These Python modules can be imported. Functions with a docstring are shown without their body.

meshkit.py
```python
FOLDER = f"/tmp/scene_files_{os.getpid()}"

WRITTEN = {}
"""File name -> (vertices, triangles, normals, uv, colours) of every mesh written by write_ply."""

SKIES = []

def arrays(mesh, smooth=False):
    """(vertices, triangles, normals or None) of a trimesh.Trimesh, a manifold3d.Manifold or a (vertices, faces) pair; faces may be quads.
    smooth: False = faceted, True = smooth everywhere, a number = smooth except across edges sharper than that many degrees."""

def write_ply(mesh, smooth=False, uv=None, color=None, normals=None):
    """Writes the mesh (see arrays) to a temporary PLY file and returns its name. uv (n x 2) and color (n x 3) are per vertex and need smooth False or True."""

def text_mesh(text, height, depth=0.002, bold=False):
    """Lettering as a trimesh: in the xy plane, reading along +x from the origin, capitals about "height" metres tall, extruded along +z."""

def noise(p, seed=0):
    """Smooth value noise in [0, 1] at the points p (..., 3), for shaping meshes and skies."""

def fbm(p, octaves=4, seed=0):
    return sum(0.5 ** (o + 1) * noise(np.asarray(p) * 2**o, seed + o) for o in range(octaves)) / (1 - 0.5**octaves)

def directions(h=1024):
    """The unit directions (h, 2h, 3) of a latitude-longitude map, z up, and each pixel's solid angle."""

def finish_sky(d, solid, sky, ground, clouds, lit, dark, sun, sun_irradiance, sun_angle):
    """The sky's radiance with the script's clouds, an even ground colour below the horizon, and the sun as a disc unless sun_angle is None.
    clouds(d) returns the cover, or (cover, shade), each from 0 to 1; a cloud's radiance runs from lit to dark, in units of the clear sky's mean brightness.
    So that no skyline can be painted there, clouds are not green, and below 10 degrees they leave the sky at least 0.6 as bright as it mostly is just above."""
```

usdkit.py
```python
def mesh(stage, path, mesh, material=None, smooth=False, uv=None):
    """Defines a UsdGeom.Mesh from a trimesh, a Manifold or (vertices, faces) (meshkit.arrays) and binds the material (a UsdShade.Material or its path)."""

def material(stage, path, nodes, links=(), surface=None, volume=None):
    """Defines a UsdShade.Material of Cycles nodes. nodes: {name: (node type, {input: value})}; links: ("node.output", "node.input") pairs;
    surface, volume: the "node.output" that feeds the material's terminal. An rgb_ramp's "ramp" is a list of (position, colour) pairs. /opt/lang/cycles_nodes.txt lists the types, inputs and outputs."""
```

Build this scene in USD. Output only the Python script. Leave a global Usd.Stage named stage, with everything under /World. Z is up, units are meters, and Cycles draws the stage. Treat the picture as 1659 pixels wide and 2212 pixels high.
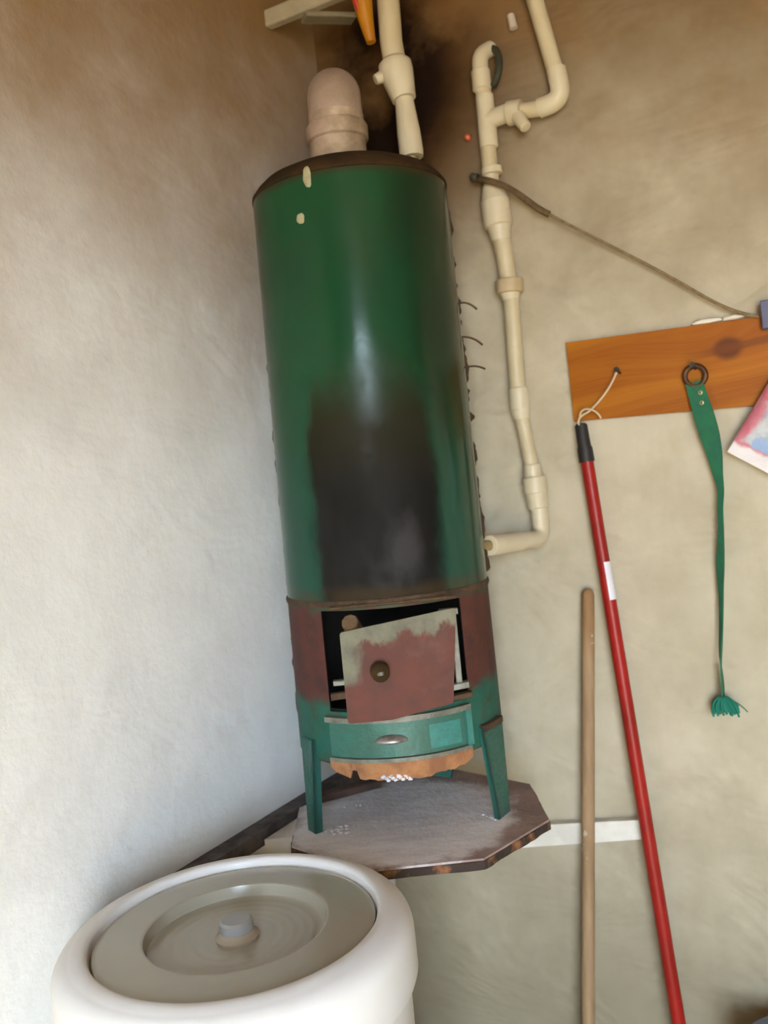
import math, numpy as np, trimesh, usdkit, meshkit
import manifold3d as m3
from shapely.geometry import Polygon
from pxr import Usd, UsdGeom, UsdLux, UsdShade, Gf, Sdf, Vt

stage = Usd.Stage.CreateInMemory()
UsdGeom.SetStageUpAxis(stage, 'Z')
UsdGeom.SetStageMetersPerUnit(stage, 1.0)
UsdGeom.Xform.Define(stage, '/World')
UsdGeom.Scope.Define(stage, '/World/Looks')
rng = np.random.default_rng(7)

# ------------------------------------------------------------------ camera
W, H = 1659.0, 2212.0
F, V0, ROLL = 1950.0, -60.0, math.radians(5.5)     # focal length in pixels, horizon shift, roll of the hand-held camera
EYE = np.array([0.0, 0.0, 1.5])
CR, SR = math.cos(ROLL), math.sin(ROLL)
cam = UsdGeom.Camera.Define(stage, '/World/camera')
mm = 36.0 / W
cam.CreateHorizontalApertureAttr(36.0); cam.CreateVerticalApertureAttr(36.0 * H / W)
cam.CreateFocalLengthAttr(F * mm)
cam.CreateHorizontalApertureOffsetAttr(-V0 * SR * mm)
cam.CreateVerticalApertureOffsetAttr(V0 * CR * mm * -1 * -1)
cam.CreateClippingRangeAttr(Gf.Vec2f(0.05, 1000))
cam.CreateFStopAttr(5.0); cam.CreateFocusDistanceAttr(1.4)
cam.CreateExposureAttr(0.38)
cam.AddTransformOp().Set(Gf.Matrix4d(CR, 0, -SR, 0, SR, 0, CR, 0, 0, -1, 0, 0, 0, 0, 1.5, 1))

# ------------------------------------------------------------------ daylight: sky and sun outside the door
sky = UsdLux.DomeLight.Define(stage, '/World/sky')
sky.CreateColorAttr(Gf.Vec3f(0.72, 0.88, 1.06)); sky.CreateIntensityAttr(8.0)
sun = UsdLux.DistantLight.Define(stage, '/World/sun')
sun.CreateColorAttr(Gf.Vec3f(1.0, 0.86, 0.62)); sun.CreateIntensityAttr(7.0); sun.CreateNormalizeAttr(True); sun.CreateAngleAttr(0.6)


# ------------------------------------------------------------------ geometry of the place
def uv(px, py):
    dx, dy = px - W / 2, py - H / 2
    return dx * CR - dy * SR, dx * SR + dy * CR - V0
def ray(px, py):
    u, v = uv(px, py); return np.array([u / F, 1.0, -v / F])
def atd(px, py, D): return EYE + ray(px, py) * D
def atz(px, py, z):
    r = ray(px, py); return EYE + r * ((z - 1.5) / r[2])
C = np.array([-0.062, 2.30])                       # the corner of the two walls
RD = np.array([0.873, -0.487]); RD /= np.linalg.norm(RD)   # along the right wall, away from the corner
LD = np.array([-RD[1], RD[0]]) * -1                # along the left wall, towards the camera
RN, LN = LD.copy(), RD.copy()                      # inward normals of right / left wall
def onplane(px, py, n, off):
    r = ray(px, py); k = ((C - EYE[:2]) @ n + off) / (r[:2] @ n); return EYE + r * k
def onR(px, py, off=0.0): return onplane(px, py, RN, off)
def onL(px, py, off=0.0): return onplane(px, py, LN, off)
def room(a, b, z): p = C + RD * a + LD * b; return np.array([p[0], p[1], z])

sd_ = v_ = -1.92 * np.r_[RD, 0] - 2.4 * np.r_[LD, 0] + np.array([0, 0, -2.5])      # the sun comes in through the door, on the floor behind the picture
sd_ = -sd_ / np.linalg.norm(sd_); sx_ = np.cross([0, 0, 1.0], sd_); sx_ /= np.linalg.norm(sx_); sy_ = np.cross(sd_, sx_)
sun.AddTransformOp().Set(Gf.Matrix4d(*sx_, 0, *sy_, 0, *sd_, 0, 0, 0, 0, 1))

# ------------------------------------------------------------------ mesh helpers
cat = trimesh.util.concatenate
def box(x0, x1, y0, y1, z0, z1, M=None, bev=0.0):
    a, b = np.array([x0, y0, z0], float), np.array([x1, y1, z1], float)
    if bev > 0:
        pts = []
        for s in np.ndindex(2, 2, 2):
            c = np.where(np.array(s) == 0, a, b); d = np.where(np.array(s) == 0, 1, -1) * bev
            for k in range(3):
                e = d.copy(); e[k] = 0; pts.append(c + e)
        m = trimesh.convex.convex_hull(np.array(pts))
    else:
        m = trimesh.creation.box(bounds=[a, b])
    if M is not None: m.apply_transform(M)
    return m
def frame(o, x, y, z):
    M = np.eye(4); M[:3, 0], M[:3, 1], M[:3, 2], M[:3, 3] = x, y, z, o; return M
def v3(p, z=0.0): return np.array([p[0], p[1], z])
RX, RZ, RNN = v3(RD), np.array([0, 0, 1.0]), v3(RN)
def Rframe(o): return frame(o, RX, -RNN, RZ)        # x along right wall, y into the wall, z up
def unit(v): return np.asarray(v, float) / np.linalg.norm(v)
def spline(pts, n):
    from scipy.interpolate import PchipInterpolator, CubicSpline
    pts = np.array(pts, float); t = np.r_[0, np.cumsum(np.linalg.norm(np.diff(pts[:, :3], axis=0), axis=1))]
    return CubicSpline(t, pts)(np.linspace(0, t[-1], n))
def sweep(path, sect, closed_ends=True, up=None):
    """path (n,3); sect: (n,k,2) cross sections or (k,2); parallel-transport frames, or side axis fixed near `up`"""
    path = np.array(path, float); n = len(path)
    sect = np.asarray(sect, float)
    if sect.ndim == 2: sect = np.repeat(sect[None], n, 0)
    T = np.gradient(path, axis=0); T /= np.linalg.norm(T, axis=1, keepdims=True)
    a = np.array(up if up is not None else ([1, 0, 0] if abs(T[0][0]) < 0.8 else [0, 1, 0]), float)
    V, k = [], sect.shape[1]
    for i in range(n):
        a = unit(a - T[i] * (a @ T[i])) if up is None else unit(np.array(up) - T[i] * (np.array(up) @ T[i]))
        b = np.cross(T[i], a)
        V.append(path[i] + sect[i][:, :1] * a + sect[i][:, 1:] * b)
    V = np.vstack(V); f = []
    for i in range(n - 1):
        for j in range(k):
            p, q = i * k + j, i * k + (j + 1) % k
            f += [[p, q, q + k], [p, q + k, p + k]]
    if closed_ends:
        for base, s in ((0, -1), ((n - 1) * k, 1)):
            c = len(V); V = np.vstack([V, V[base:base + k].mean(0)])
            for j in range(k):
                t = [base + j, base + (j + 1) % k, c]; f.append(t if s > 0 else t[::-1])
    return trimesh.Trimesh(V, f, process=False)
def circ(r, k=20, sy=1.0):
    t = np.linspace(0, 2 * np.pi, k, endpoint=False); return np.c_[np.cos(t) * r, np.sin(t) * r * sy]
def tube(path, r, k=20):
    path = np.array(path, float); r = np.broadcast_to(r, (len(path),))
    return sweep(path, np.array([circ(x, k) for x in r]))
def rod(p, q, r, r2=None, k=20, bev=0.0):
    p, q = np.array(p, float), np.array(q, float); r2 = r if r2 is None else r2
    d = unit(q - p)
    if bev: return tube([p, p + d * bev * .3, p + d * bev, q - d * bev, q - d * bev * .3, q], [r - bev, r - bev * .3, r, r2, r2 - bev * .3, r2 - bev], k)
    return tube([p, q], [r, r2], k)
def bend(p, c, q, r, rb, n=8, k=20):
    """an elbow through corner c"""
    p, c, q = map(lambda x: np.array(x, float), (p, c, q)); d1, d2 = unit(p - c), unit(q - c)
    a, b = c + d1 * rb, c + d2 * rb; t = np.linspace(0, 1, n)[:, None]
    arc = (1 - t) ** 2 * a + 2 * t * (1 - t) * c + t ** 2 * b
    return tube(np.vstack([p, arc, q]), r, k)
def lathe(prof, k=64, o=(0, 0, 0)):
    m = trimesh.creation.revolve(np.array(prof, float), sections=k); m.apply_translation(o); return m
def extr(poly, h, M=None):
    m = trimesh.creation.extrude_polygon(Polygon(poly) if not hasattr(poly, 'area') else poly, h, engine='earcut')
    if M is not None: m.apply_transform(M)
    return m
def tomani(m): return m3.Manifold(m3.Mesh(np.array(m.vertices, np.float32), np.array(m.faces, np.uint32)))
def cyl_m(r, z0, z1, c, k=96): return m3.Manifold.cylinder(z1 - z0, r, r, k).translate([c[0], c[1], z0])
def blob(c, r, seed, amp=.35, sub=2, freq=1.3):
    m = trimesh.creation.icosphere(sub, 1.0); v = np.array(m.vertices)
    v = v * (1 + amp * (meshkit.noise(v * freq + seed * 7.3, seed) - .5) * 2)[:, None] * np.array(r)
    m.vertices = v + np.array(c); return m

# ------------------------------------------------------------------ prim helpers
used = {}
def numbered(parent, name):
    k = used.get((parent, name), -1) + 1; used[(parent, name)] = k
    return f'{parent}/{name}' + (f'_{k:03d}' if k else '')
base_of = {}
def tag(p, label=None, category=None, group=None, kind=None):
    for k, v in (('label', label), ('category', category), ('group', group), ('kind', kind)):
        if v: p.SetCustomDataByKey(k, v)
    return p
def thing(name, loc, label, category, group=None):
    path = numbered('/World', name); x = UsdGeom.Xform.Define(stage, path); x.AddTranslateOp().Set(Gf.Vec3d(*map(float, loc)))
    base_of[path] = np.array(loc, float); return tag(x.GetPrim(), label, category, group)
def obj(name, mesh, mat, parent=None, smooth=35, label=None, category=None, group=None, kind=None):
    pp = '/World' if parent is None else str(parent.GetPath())
    path = numbered(pp, name); root = '/' .join(path.split('/')[:3]); o = base_of.get(root)
    if parent is None:                              # a thing of one mesh: origin at its base
        lo, hi = mesh.bounds if hasattr(mesh, 'bounds') and not hasattr(mesh, 'to_mesh') else (np.zeros(3), np.zeros(3))
        o = np.array([(lo[0] + hi[0]) / 2, (lo[1] + hi[1]) / 2, lo[2]])
    if hasattr(mesh, 'to_mesh'):
        q = mesh.to_mesh(); mesh = trimesh.Trimesh(q.vert_properties[:, :3], q.tri_verts, process=False)
    mesh = mesh.copy()
    if o is not None: mesh.apply_translation(-o)
    g = usdkit.mesh(stage, path, mesh, mat, smooth=smooth)
    if parent is None and o is not None:
        g.AddTranslateOp().Set(Gf.Vec3d(*map(float, o))); base_of[path] = o
    return tag(g.GetPrim(), label, category, group, kind)

# ------------------------------------------------------------------ materials
def srgb(r, g, b):
    c = np.array([r, g, b]) / 255.0
    return tuple(np.where(c <= .04045, c / 12.92, ((c + .055) / 1.055) ** 2.4))
LK = '/World/Looks/'
def mat(name, c1, c2=None, scale=6.0, rough=.6, bump=0.0, bscale=60.0, metal=0.0, spec=.5, detail=4, lo=.38, hi=.62, stretch=None, coat=0.0, trans=0.0):
    n = {'g': ('geometry', {}), 'p': ('principled_bsdf', {'roughness': rough, 'metallic': metal, 'specular_ior_level': spec, 'coat_weight': coat, 'base_color': c1})}
    L = []
    src = 'g.position'
    if stretch:
        n['mp'] = ('mapping', {'scale': stretch}); L.append(('g.position', 'mp.vector')); src = 'mp.vector'
    if c2 is not None:
        n['n'] = ('noise_texture', {'scale': scale, 'detail': detail, 'roughness': .6})
        n['m'] = ('map_range', {'from_min': lo, 'from_max': hi, 'clamp': True})
        n['c'] = ('mix', {'color1': c1, 'color2': c2})
        L += [(src, 'n.vector'), ('n.fac', 'm.value'), ('m.result', 'c.fac'), ('c.color', 'p.base_color')]
    if bump:
        n['bn'] = ('noise_texture', {'scale': bscale, 'detail': 5, 'roughness': .6})
        n['b'] = ('bump', {'strength': bump, 'distance': .01})
        L += [(src, 'bn.vector'), ('bn.fac', 'b.height'), ('b.normal', 'p.normal')]
    return usdkit.material(stage, LK + name, n, L, surface='p.BSDF')

class G:
    """small builder for longer node graphs"""
    def __init__(s): s.n, s.L, s.i = {}, [], 0
    def add(s, kind, out, ins=None, **links):
        s.i += 1; k = f'n{s.i}'; s.n[k] = (kind, dict(ins or {}))
        for a, b in links.items(): s.L.append((b, f'{k}.{a}'))
        return f'{k}.{out}'
    def pos(s):
        return s.add('geometry', 'position')
    def noise(s, vec, scale, lo=.38, hi=.62, detail=4, rough=.6, dist=0.0):
        f = s.add('noise_texture', 'fac', {'scale': scale, 'detail': detail, 'roughness': rough, 'distortion': dist}, vector=vec)
        return s.add('map_range', 'result', {'from_min': lo, 'from_max': hi, 'clamp': True}, value=f)
    def rng(s, val, a, b, c=0.0, d=1.0, smooth=True):
        ins = {'from_min': a, 'from_max': b, 'to_min': c, 'to_max': d, 'clamp': True}
        if smooth: ins['range_type'] = 'smoothstep'
        return s.add('map_range', 'result', ins, value=val)
    def math(s, t, a, b=None, va=None, vb=None):
        ins, lk = {'math_type': t}, {}
        if isinstance(a, str): lk['value1'] = a
        else: ins['value1'] = a
        if b is not None:
            if isinstance(b, str): lk['value2'] = b
            else: ins['value2'] = b
        return s.add('math', 'value', ins, **lk)
    def mix(s, fac, a, b):
        ins, lk = {}, {}
        for k, x in (('fac', fac), ('color1', a), ('color2', b)):
            if isinstance(x, str): lk[k] = x
            else: ins[k] = x
        return s.add('mix', 'color', ins, **lk)
    def map(s, vec, loc=(0, 0, 0), scale=(1, 1, 1), rot=(0, 0, 0)):
        return s.add('mapping', 'vector', {'location': loc, 'scale': scale, 'rotation': rot}, vector=vec)
    def xyz(s, vec):
        k = s.add('separate_xyz', 'x', vector=vec)[:-2]; return k + '.x', k + '.y', k + '.z'
    def dist(s, vec, p, scale=(1, 1, 1)):
        d = s.add('vector_math', 'vector', {'math_type': 'subtract', 'vector2': tuple(map(float, p))}, vector1=vec)
        d = s.add('vector_math', 'vector', {'math_type': 'multiply', 'vector2': scale}, vector1=d)
        return s.add('vector_math', 'value', {'math_type': 'length'}, vector1=d)
    def bump(s, h, strength, dist, normal=None):
        lk = {'height': h}
        if normal: lk['normal'] = normal
        return s.add('bump', 'normal', {'strength': strength, 'distance': dist}, **lk)
    def done(s, name, col, rough=.6, normal=None, ins=None, spec=None):
        d = {'specular_ior_level': .5}; d.update(ins or {}); lk = {}
        for k, x in (('base_color', col), ('roughness', rough), ('normal', normal), ('specular_ior_level', spec)):
            if x is None: continue
            if isinstance(x, str): lk[k] = x
            else: d[k] = x
        p = s.add('principled_bsdf', 'BSDF', d, **lk)
        return usdkit.material(stage, LK + name, s.n, s.L, surface=p)

HX, HY = -0.008, 1.87                                  # axis of the heater
HOLE = onR(850, 195)                                # where the flue enters the right wall
def wall_material(name, c1, c2, c3, soot_shade, z_lo, z_hi, amount, relief, hole=False):
    g = G(); p = g.pos(); x, y, z = g.xyz(p)
    a = g.noise(p, 1.7, .35, .68); b = g.noise(p, 7.0, .4, .65, detail=6)
    col = g.mix(a, c1, c2); col = g.mix(g.math('multiply', b, .55), col, c3)
    fine = g.noise(g.map(p, scale=(3, 3, .7)), 9.0, .5, .75)
    col = g.mix(g.math('multiply', fine, .25), col, c3)
    edge = g.add('noise_texture', 'fac', {'scale': 2.2, 'detail': 5, 'roughness': .6}, vector=p)
    zz = g.math('add', z, g.math('multiply', g.math('subtract', edge, .5), 1.0))
    s = g.math('multiply', g.rng(zz, z_lo, z_hi), amount)           # smoke film plus the dim warm light of the upper wall, painted in
    col = g.mix(s, col, soot_shade)
    if hole:
        d = g.dist(p, HOLE, (1.0, 1.0, .75))
        d = g.math('add', d, g.math('multiply', g.math('subtract', edge, .5), .20))
        col = g.mix(g.rng(d, .40, .12), col, (.10, .045, .014))
        col = g.mix(g.rng(d, .25, .10), col, (.012, .005, .002))
        low = g.math('multiply', g.rng(g.math('add', z, g.math('multiply', g.math('subtract', edge, .5), .9)), .95, .25), .85)
        col = g.mix(low, col, (.27, .225, .145))
        pt = g.math('multiply', g.noise(g.map(p, loc=(4, 2, 7)), 3.5, .48, .66, detail=5), g.rng(z, 1.9, 2.4))
        col = g.mix(g.math('multiply', pt, .55), col, (.24, .13, .05))
    big = g.noise(g.map(p, rot=(0, .5, .5), scale=(1, 1, 1.8)), 3.2, .3, .7, detail=3, dist=.6)
    med = g.add('noise_texture', 'fac', {'scale': 16.0, 'detail': 6, 'roughness': .55}, vector=p)
    h = g.math('add', g.math('multiply', big, relief), g.math('multiply', med, .35))
    return g.done(name, col, .9, g.bump(h, .5, .02), {'specular_ior_level': .15})
M_wl = wall_material('lime_plaster', (.80, .815, .80), (.76, .775, .765), (.70, .71, .70), (.27, .16, .066), 1.42, 2.72, 1.0, .25)
M_side = mat('dark_unseen_wall', (.13, .085, .05), (.10, .065, .04), 4, .8)  # unseen side wall, coloured dark to cut light from the right
M_wr = wall_material('cement_render', (.55, .485, .36), (.475, .42, .305), (.39, .335, .23), (.16, .092, .034), 1.6, 2.65, .95, 1.1, hole=True)
M_floor = mat('floor_cement', (.33, .26, .14), (.40, .31, .18), 3, .85, .2, 30)
M_ceil = mat('ceiling_boards', (.34, .24, .15), (.26, .17, .10), 5, .8)
M_earth = mat('sunlit_earth', (.50, .36, .20), (.58, .44, .27), 1.5, .95)

# ------------------------------------------------------------------ structure
A1, B1, ZC = 3.4, 4.0, 2.85
def roombox(a0, a1, b0, b1, z0, z1):
    P = [room(a, b, z) for z in (z0, z1) for a, b in ((a0, b0), (a1, b0), (a1, b1), (a0, b1))]
    m = trimesh.convex.convex_hull(np.array(P)); return m
T = .12
obj('wall_left', roombox(-T, 0, -T, B1 + T, 0, ZC), M_wl, kind='structure', smooth=False)
obj('wall_right', roombox(0, A1 + T, -T, 0, 0, ZC), M_wr, kind='structure', smooth=False)
obj('wall_side', roombox(A1, A1 + T, 0, B1 + T, 0, ZC), M_side, kind='structure', smooth=False)
DA0, DA1, DH = 1.7, 2.9, 2.4
obj('wall_rear', cat([roombox(0, DA0, B1, B1 + T, 0, ZC), roombox(DA1, A1, B1, B1 + T, 0, ZC), roombox(DA0, DA1, B1, B1 + T, DH, ZC)]), M_wl, kind='structure', smooth=False)
obj('floor', roombox(-T, A1 + T, -T, B1 + T, -.08, 0), M_floor, kind='structure', smooth=False)
obj('ceiling', roombox(-T, A1 + T, -T, B1 + T, ZC, ZC + .08), M_ceil, kind='structure', smooth=False)
obj('ground', box(-25, 25, -25, 25, -.2, -.09), M_earth, kind='structure', smooth=False)

# left wall: dark batten; right wall: white batten below the slab
ZS = .84                                            # top of the octagonal slab
M_dark = mat('charred_wood', (.05, .042, .038), (.12, .10, .09), 30, .8, .4, 80, stretch=(1, 1, 1))
p0, p1 = atz(395, 1873, ZS), atz(838, 1640, ZS)
b0 = (C - p0[:2]) @ -LD; b1 = .02
m = roombox(0.0, .042, .02, b0 + .25, ZS - .03, ZS)
obj('trim_1', m, M_dark, kind='structure', smooth=False, label='dark charred wooden batten along the left wall behind the heater slab')
M_cream = mat('cream_paint', (.80, .77, .69), (.66, .61, .52), 9, .7, .25, 50)
q0, q1 = onR(1130, 1802, .009), onR(1392, 1786, .009)
d = unit(q1 - q0); up = unit(np.cross(d, np.cross(RZ, d)))
hw = .026
P = []
for q, t in ((q0 - d * .05, 1), (q1, .8)):
    for s in (-1, 1):
        for o in (-.009, .016): P.append(q + up * s * hw * t + RNN * o)
obj('trim_2', trimesh.convex.convex_hull(np.array(P)), M_cream, kind='structure', smooth=False, label='short cream painted batten on the right wall under the slab')

# ------------------------------------------------------------------ shelf board and octagonal slab
zb = ZS - .019
sb = thing('shelf_board', (-.05, 1.86, zb - .045), 'cream shelf board running from the left wall under the octagonal slab', 'shelf')
def bpt(x, y): return (x, y)
kL = lambda y: C[0] + (C[1] - y) * LD[0] / -LD[1]     # x of the left wall at depth y
yb0, yb1 = 1.79, 1.94
obj('board', extr([(kL(yb0) + .001, yb0), (.20, yb0), (.20, yb1), (kL(yb1) + .001, yb1)], .044, frame((0, 0, zb - .044), (1, 0, 0), (0, 1, 0), RZ)), M_cream, sb, smooth=False)
e = C + RD * .17
obj('strut', extr([(.06, 1.93), (.09, 1.93), (e[0] + .015, e[1] - .008), (e[0] - .015, e[1] + .009)], .03, frame((0, 0, zb - .04), (1, 0, 0), (0, 1, 0), RZ)), M_cream, sb, smooth=False)

OC = np.array([.009, 1.802]); AP = .247
ang = np.radians(22.5 + 45 * np.arange(8) + 1.0)
octo = OC + AP / math.cos(math.radians(22.5)) * np.c_[np.cos(ang), np.sin(ang)]
g = G(); p = g.pos()
dd = g.dist(p, (OC[0] - .03, OC[1] - .02, ZS), (1, 1, 0))
ed = g.add('noise_texture', 'fac', {'scale': 11.0, 'detail': 6, 'roughness': .65}, vector=p)
dm = g.math('add', dd, g.math('multiply', g.math('subtract', ed, .5), .16))
ash = g.rng(dm, .245, .19)
colb = g.mix(g.noise(p, 14, .4, .65), (.34, .235, .20), (.24, .165, .14))
cola = g.mix(g.noise(g.map(p, scale=(1, 2.2, 1)), 9, .35, .68, detail=6), (.82, .79, .80), (.62, .58, .58))
M_slab = g.done('ash_dusted_slab', g.mix(ash, colb, cola), .85, g.bump(g.noise(p, 60, .3, .7), .3, .004))
M_edge = mat('burnt_edge', (.035, .02, .014), (.28, .12, .045), 22, .8, .6, 50, lo=.5, hi=.66)
slab = thing('octagonal_slab', (OC[0], OC[1], zb), 'brown octagonal slab dusted with grey ash under the water heater', 'slab')
sh = Polygon(octo)
obj('slab_top', extr(sh.buffer(-.003), .012, frame((0, 0, ZS - .012), (1, 0, 0), (0, 1, 0), RZ)), M_slab, slab, smooth=False)
# ragged burnt rim
ring = np.array(sh.exterior.segmentize(.012).coords)[:-1]
rg = ring + (ring - OC) * ((meshkit.noise(np.c_[ring * 60, np.zeros(len(ring))], 3) - .75) * .018)[:, None]
obj('burnt_rim', extr(Polygon(rg), ZS - .004 - zb, frame((0, 0, zb), (1, 0, 0), (0, 1, 0), RZ)), M_edge, slab, smooth=False)
# dark strip of wood lying along the back left edge of the slab
M_brn = mat('dark_brown_wood', (.05, .028, .02), (.09, .05, .035), 20, .75, .3, 60)
s0, s1 = atz(688, 1738, ZS), atz(826, 1702, ZS)
dv = unit(s1 - s0); nn = np.cross(RZ, dv)
obj('wood_strip', box(0, np.linalg.norm(s1 - s0), 0, .03, 0.0005, .017, frame(s0, dv, nn, RZ), bev=.002), M_brn, None, smooth=False,
    label='dark brown wooden strip lying at the back left edge of the ash-covered slab', category='wood strip')
# ash flecks
M_ash = mat('white_ash', (.75, .74, .76), (.55, .53, .54), 60, .9)
fl = []
for (cx, cy, n, sx, sy) in ((735, 1792, 26, 34, 9), (1068, 1762, 14, 20, 7), (770, 1742, 4, 20, 4)):
    for i in range(n):
        q = atz(cx + rng.normal() * sx * .6, cy + rng.normal() * sy * .6, ZS)
        r = rng.uniform(.002, .005); fl.append(blob(q + [0, 0, r * .3], (r, r, r * .6), i, sub=1))
obj('ash_flecks', cat(fl), M_ash, None, kind='stuff', label='white ash flecks scattered around the heater feet on the slab', category='ash')

# ------------------------------------------------------------------ water heater
RT, RB = .200, .209                                 # jacket radius at its top and its foot
Z0, Z1, Z2 = .985, 1.285, 2.096                     # bottom of the firebox, seam, rim
hc = (HX, HY)
def hr(z): return RB + (RT - RB) * (z - Z0) / (Z2 - Z0)
def cylp(phi, z, r=None):
    r = hr(z) if r is None else r; t = math.radians(phi); return np.array([HX + r * math.sin(t), HY - r * math.cos(t), z])
def patch(ph0, ph1, za, zc, r_off, th, n=24, nz=1):
    """curved sheet on the jacket"""
    P, ph = [], np.linspace(ph0, ph1, n)
    zs = np.linspace(za, zc, nz + 1)
    for ro in (r_off, r_off - th):
        for z in zs:
            for f_ in ph: P.append(cylp(f_, z, hr(z) + ro))
    P = np.array(P); f, k, lay = [], n, n * (nz + 1)
    for j in range(nz):
        for i in range(n - 1):
            a, b, c, e_ = j * k + i, j * k + i + 1, (j + 1) * k + i + 1, (j + 1) * k + i
            f += [[a, b, c], [a, c, e_], [a + lay, c + lay, b + lay], [a + lay, e_ + lay, c + lay]]
    for i in range(n - 1):
        a, b = i, i + 1; f += [[a + lay, b + lay, b], [a + lay, b, a]]
        a, b = nz * k + i, nz * k + i + 1; f += [[a, b, b + lay], [a, b + lay, a + lay]]
    for j in range(nz):
        a, b = j * k, (j + 1) * k; f += [[a, b, b + lay], [a, b + lay, a + lay]]
        a, b = j * k + k - 1, (j + 1) * k + k - 1; f += [[a + lay, b + lay, b], [a + lay, b, a]]
    return trimesh.Trimesh(P, f, process=False)

def cylhit(px, py, r):
    rr_ = ray(px, py); a = rr_[0] ** 2 + 1; b = -2 * HY - 2 * HX * rr_[0]; c = HY ** 2 + HX ** 2 - r ** 2
    k = (-b - math.sqrt(b * b - 4 * a * c)) / (2 * a); return EYE + rr_ * k
# jacket paint: green enamel, a sooty tongue above the door, rust at the seams, painted side shade and sheen
g = G(); p = g.pos(); x, y, z = g.xyz(p)
n1 = g.noise(p, 4.0, .35, .68); n2 = g.noise(g.map(p, scale=(1, 1, .35)), 12.0, .35, .7, detail=5)
grn = g.mix(n1, (.008, .060, .022), (.011, .050, .022))
low = g.rng(z, 1.75, 1.35)
grn = g.mix(low, grn, g.mix(n2, (.008, .056, .034), (.011, .068, .045)))
ns = g.add('noise_texture', 'fac', {'scale': 7.0, 'detail': 6, 'roughness': .6}, vector=g.map(p, scale=(1, 1, .45)))
nd = g.math('multiply', g.math('subtract', ns, .5), .13)
ax = g.math('absolute', g.math('add', x, .015))
ax = g.math('add', ax, g.math('add', nd, g.math('multiply', g.rng(z, 1.55, 1.85), .07)))
tong = g.math('multiply', g.rng(ax, .135, .098), g.rng(g.math('add', z, nd), 1.79, 1.60))
front = g.rng(y, HY, HY - .06)
tong = g.math('multiply', tong, front)
tong = g.math('multiply', tong, .97)
sootc = g.mix(g.rng(z, 1.45, 1.68), g.mix(n2, (.010, .008, .008), (.019, .016, .016)), (.022, .020, .009))
col = g.mix(tong, grn, sootc)
right = g.math('multiply', g.rng(g.math('add', x, nd), .03, .13), g.rng(z, 1.45, 1.75))        # shade of the right side painted into the colour, with a grimy tint
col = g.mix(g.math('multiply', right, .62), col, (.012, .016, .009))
sheen = g.dist(p, cylhit(872, 1200, .205), (1, 1, .6))
col = g.mix(g.math('multiply', g.rng(g.math('add', sheen, nd), .055, .02), .6), col, (.055, .052, .055))       # sheen low on the front, painted as a lighter grey
rust = g.math('multiply', g.rng(g.math('add', z, g.math('multiply', nd, .25)), 1.325, 1.295), g.noise(p, 16, .3, .55))
col = g.mix(g.math('multiply', rust, .6), col, (.055, .036, .016))
top = g.rng(g.math('add', z, g.math('multiply', nd, .12)), 2.075, 2.092)
col = g.mix(g.math('multiply', top, .7), col, (.035, .024, .012))
pat = g.math('multiply', g.noise(g.map(p, loc=(1.3, 0, 2.2)), 8, .52, .66, detail=5), -.28)
rgh = g.math('add', g.math('multiply', tong, g.math('add', pat, .52)), .16)
M_green = g.done('green_enamel', col, rgh, g.bump(g.noise(p, 9, .2, .8), .10, .003), {}, spec=g.math('add', .32, g.math('multiply', tong, -.24)))
g = G(); p = g.pos(); x, y, z = g.xyz(p)
nz_ = g.add('noise_texture', 'fac', {'scale': 18.0, 'detail': 6, 'roughness': .65}, vector=p)
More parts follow.
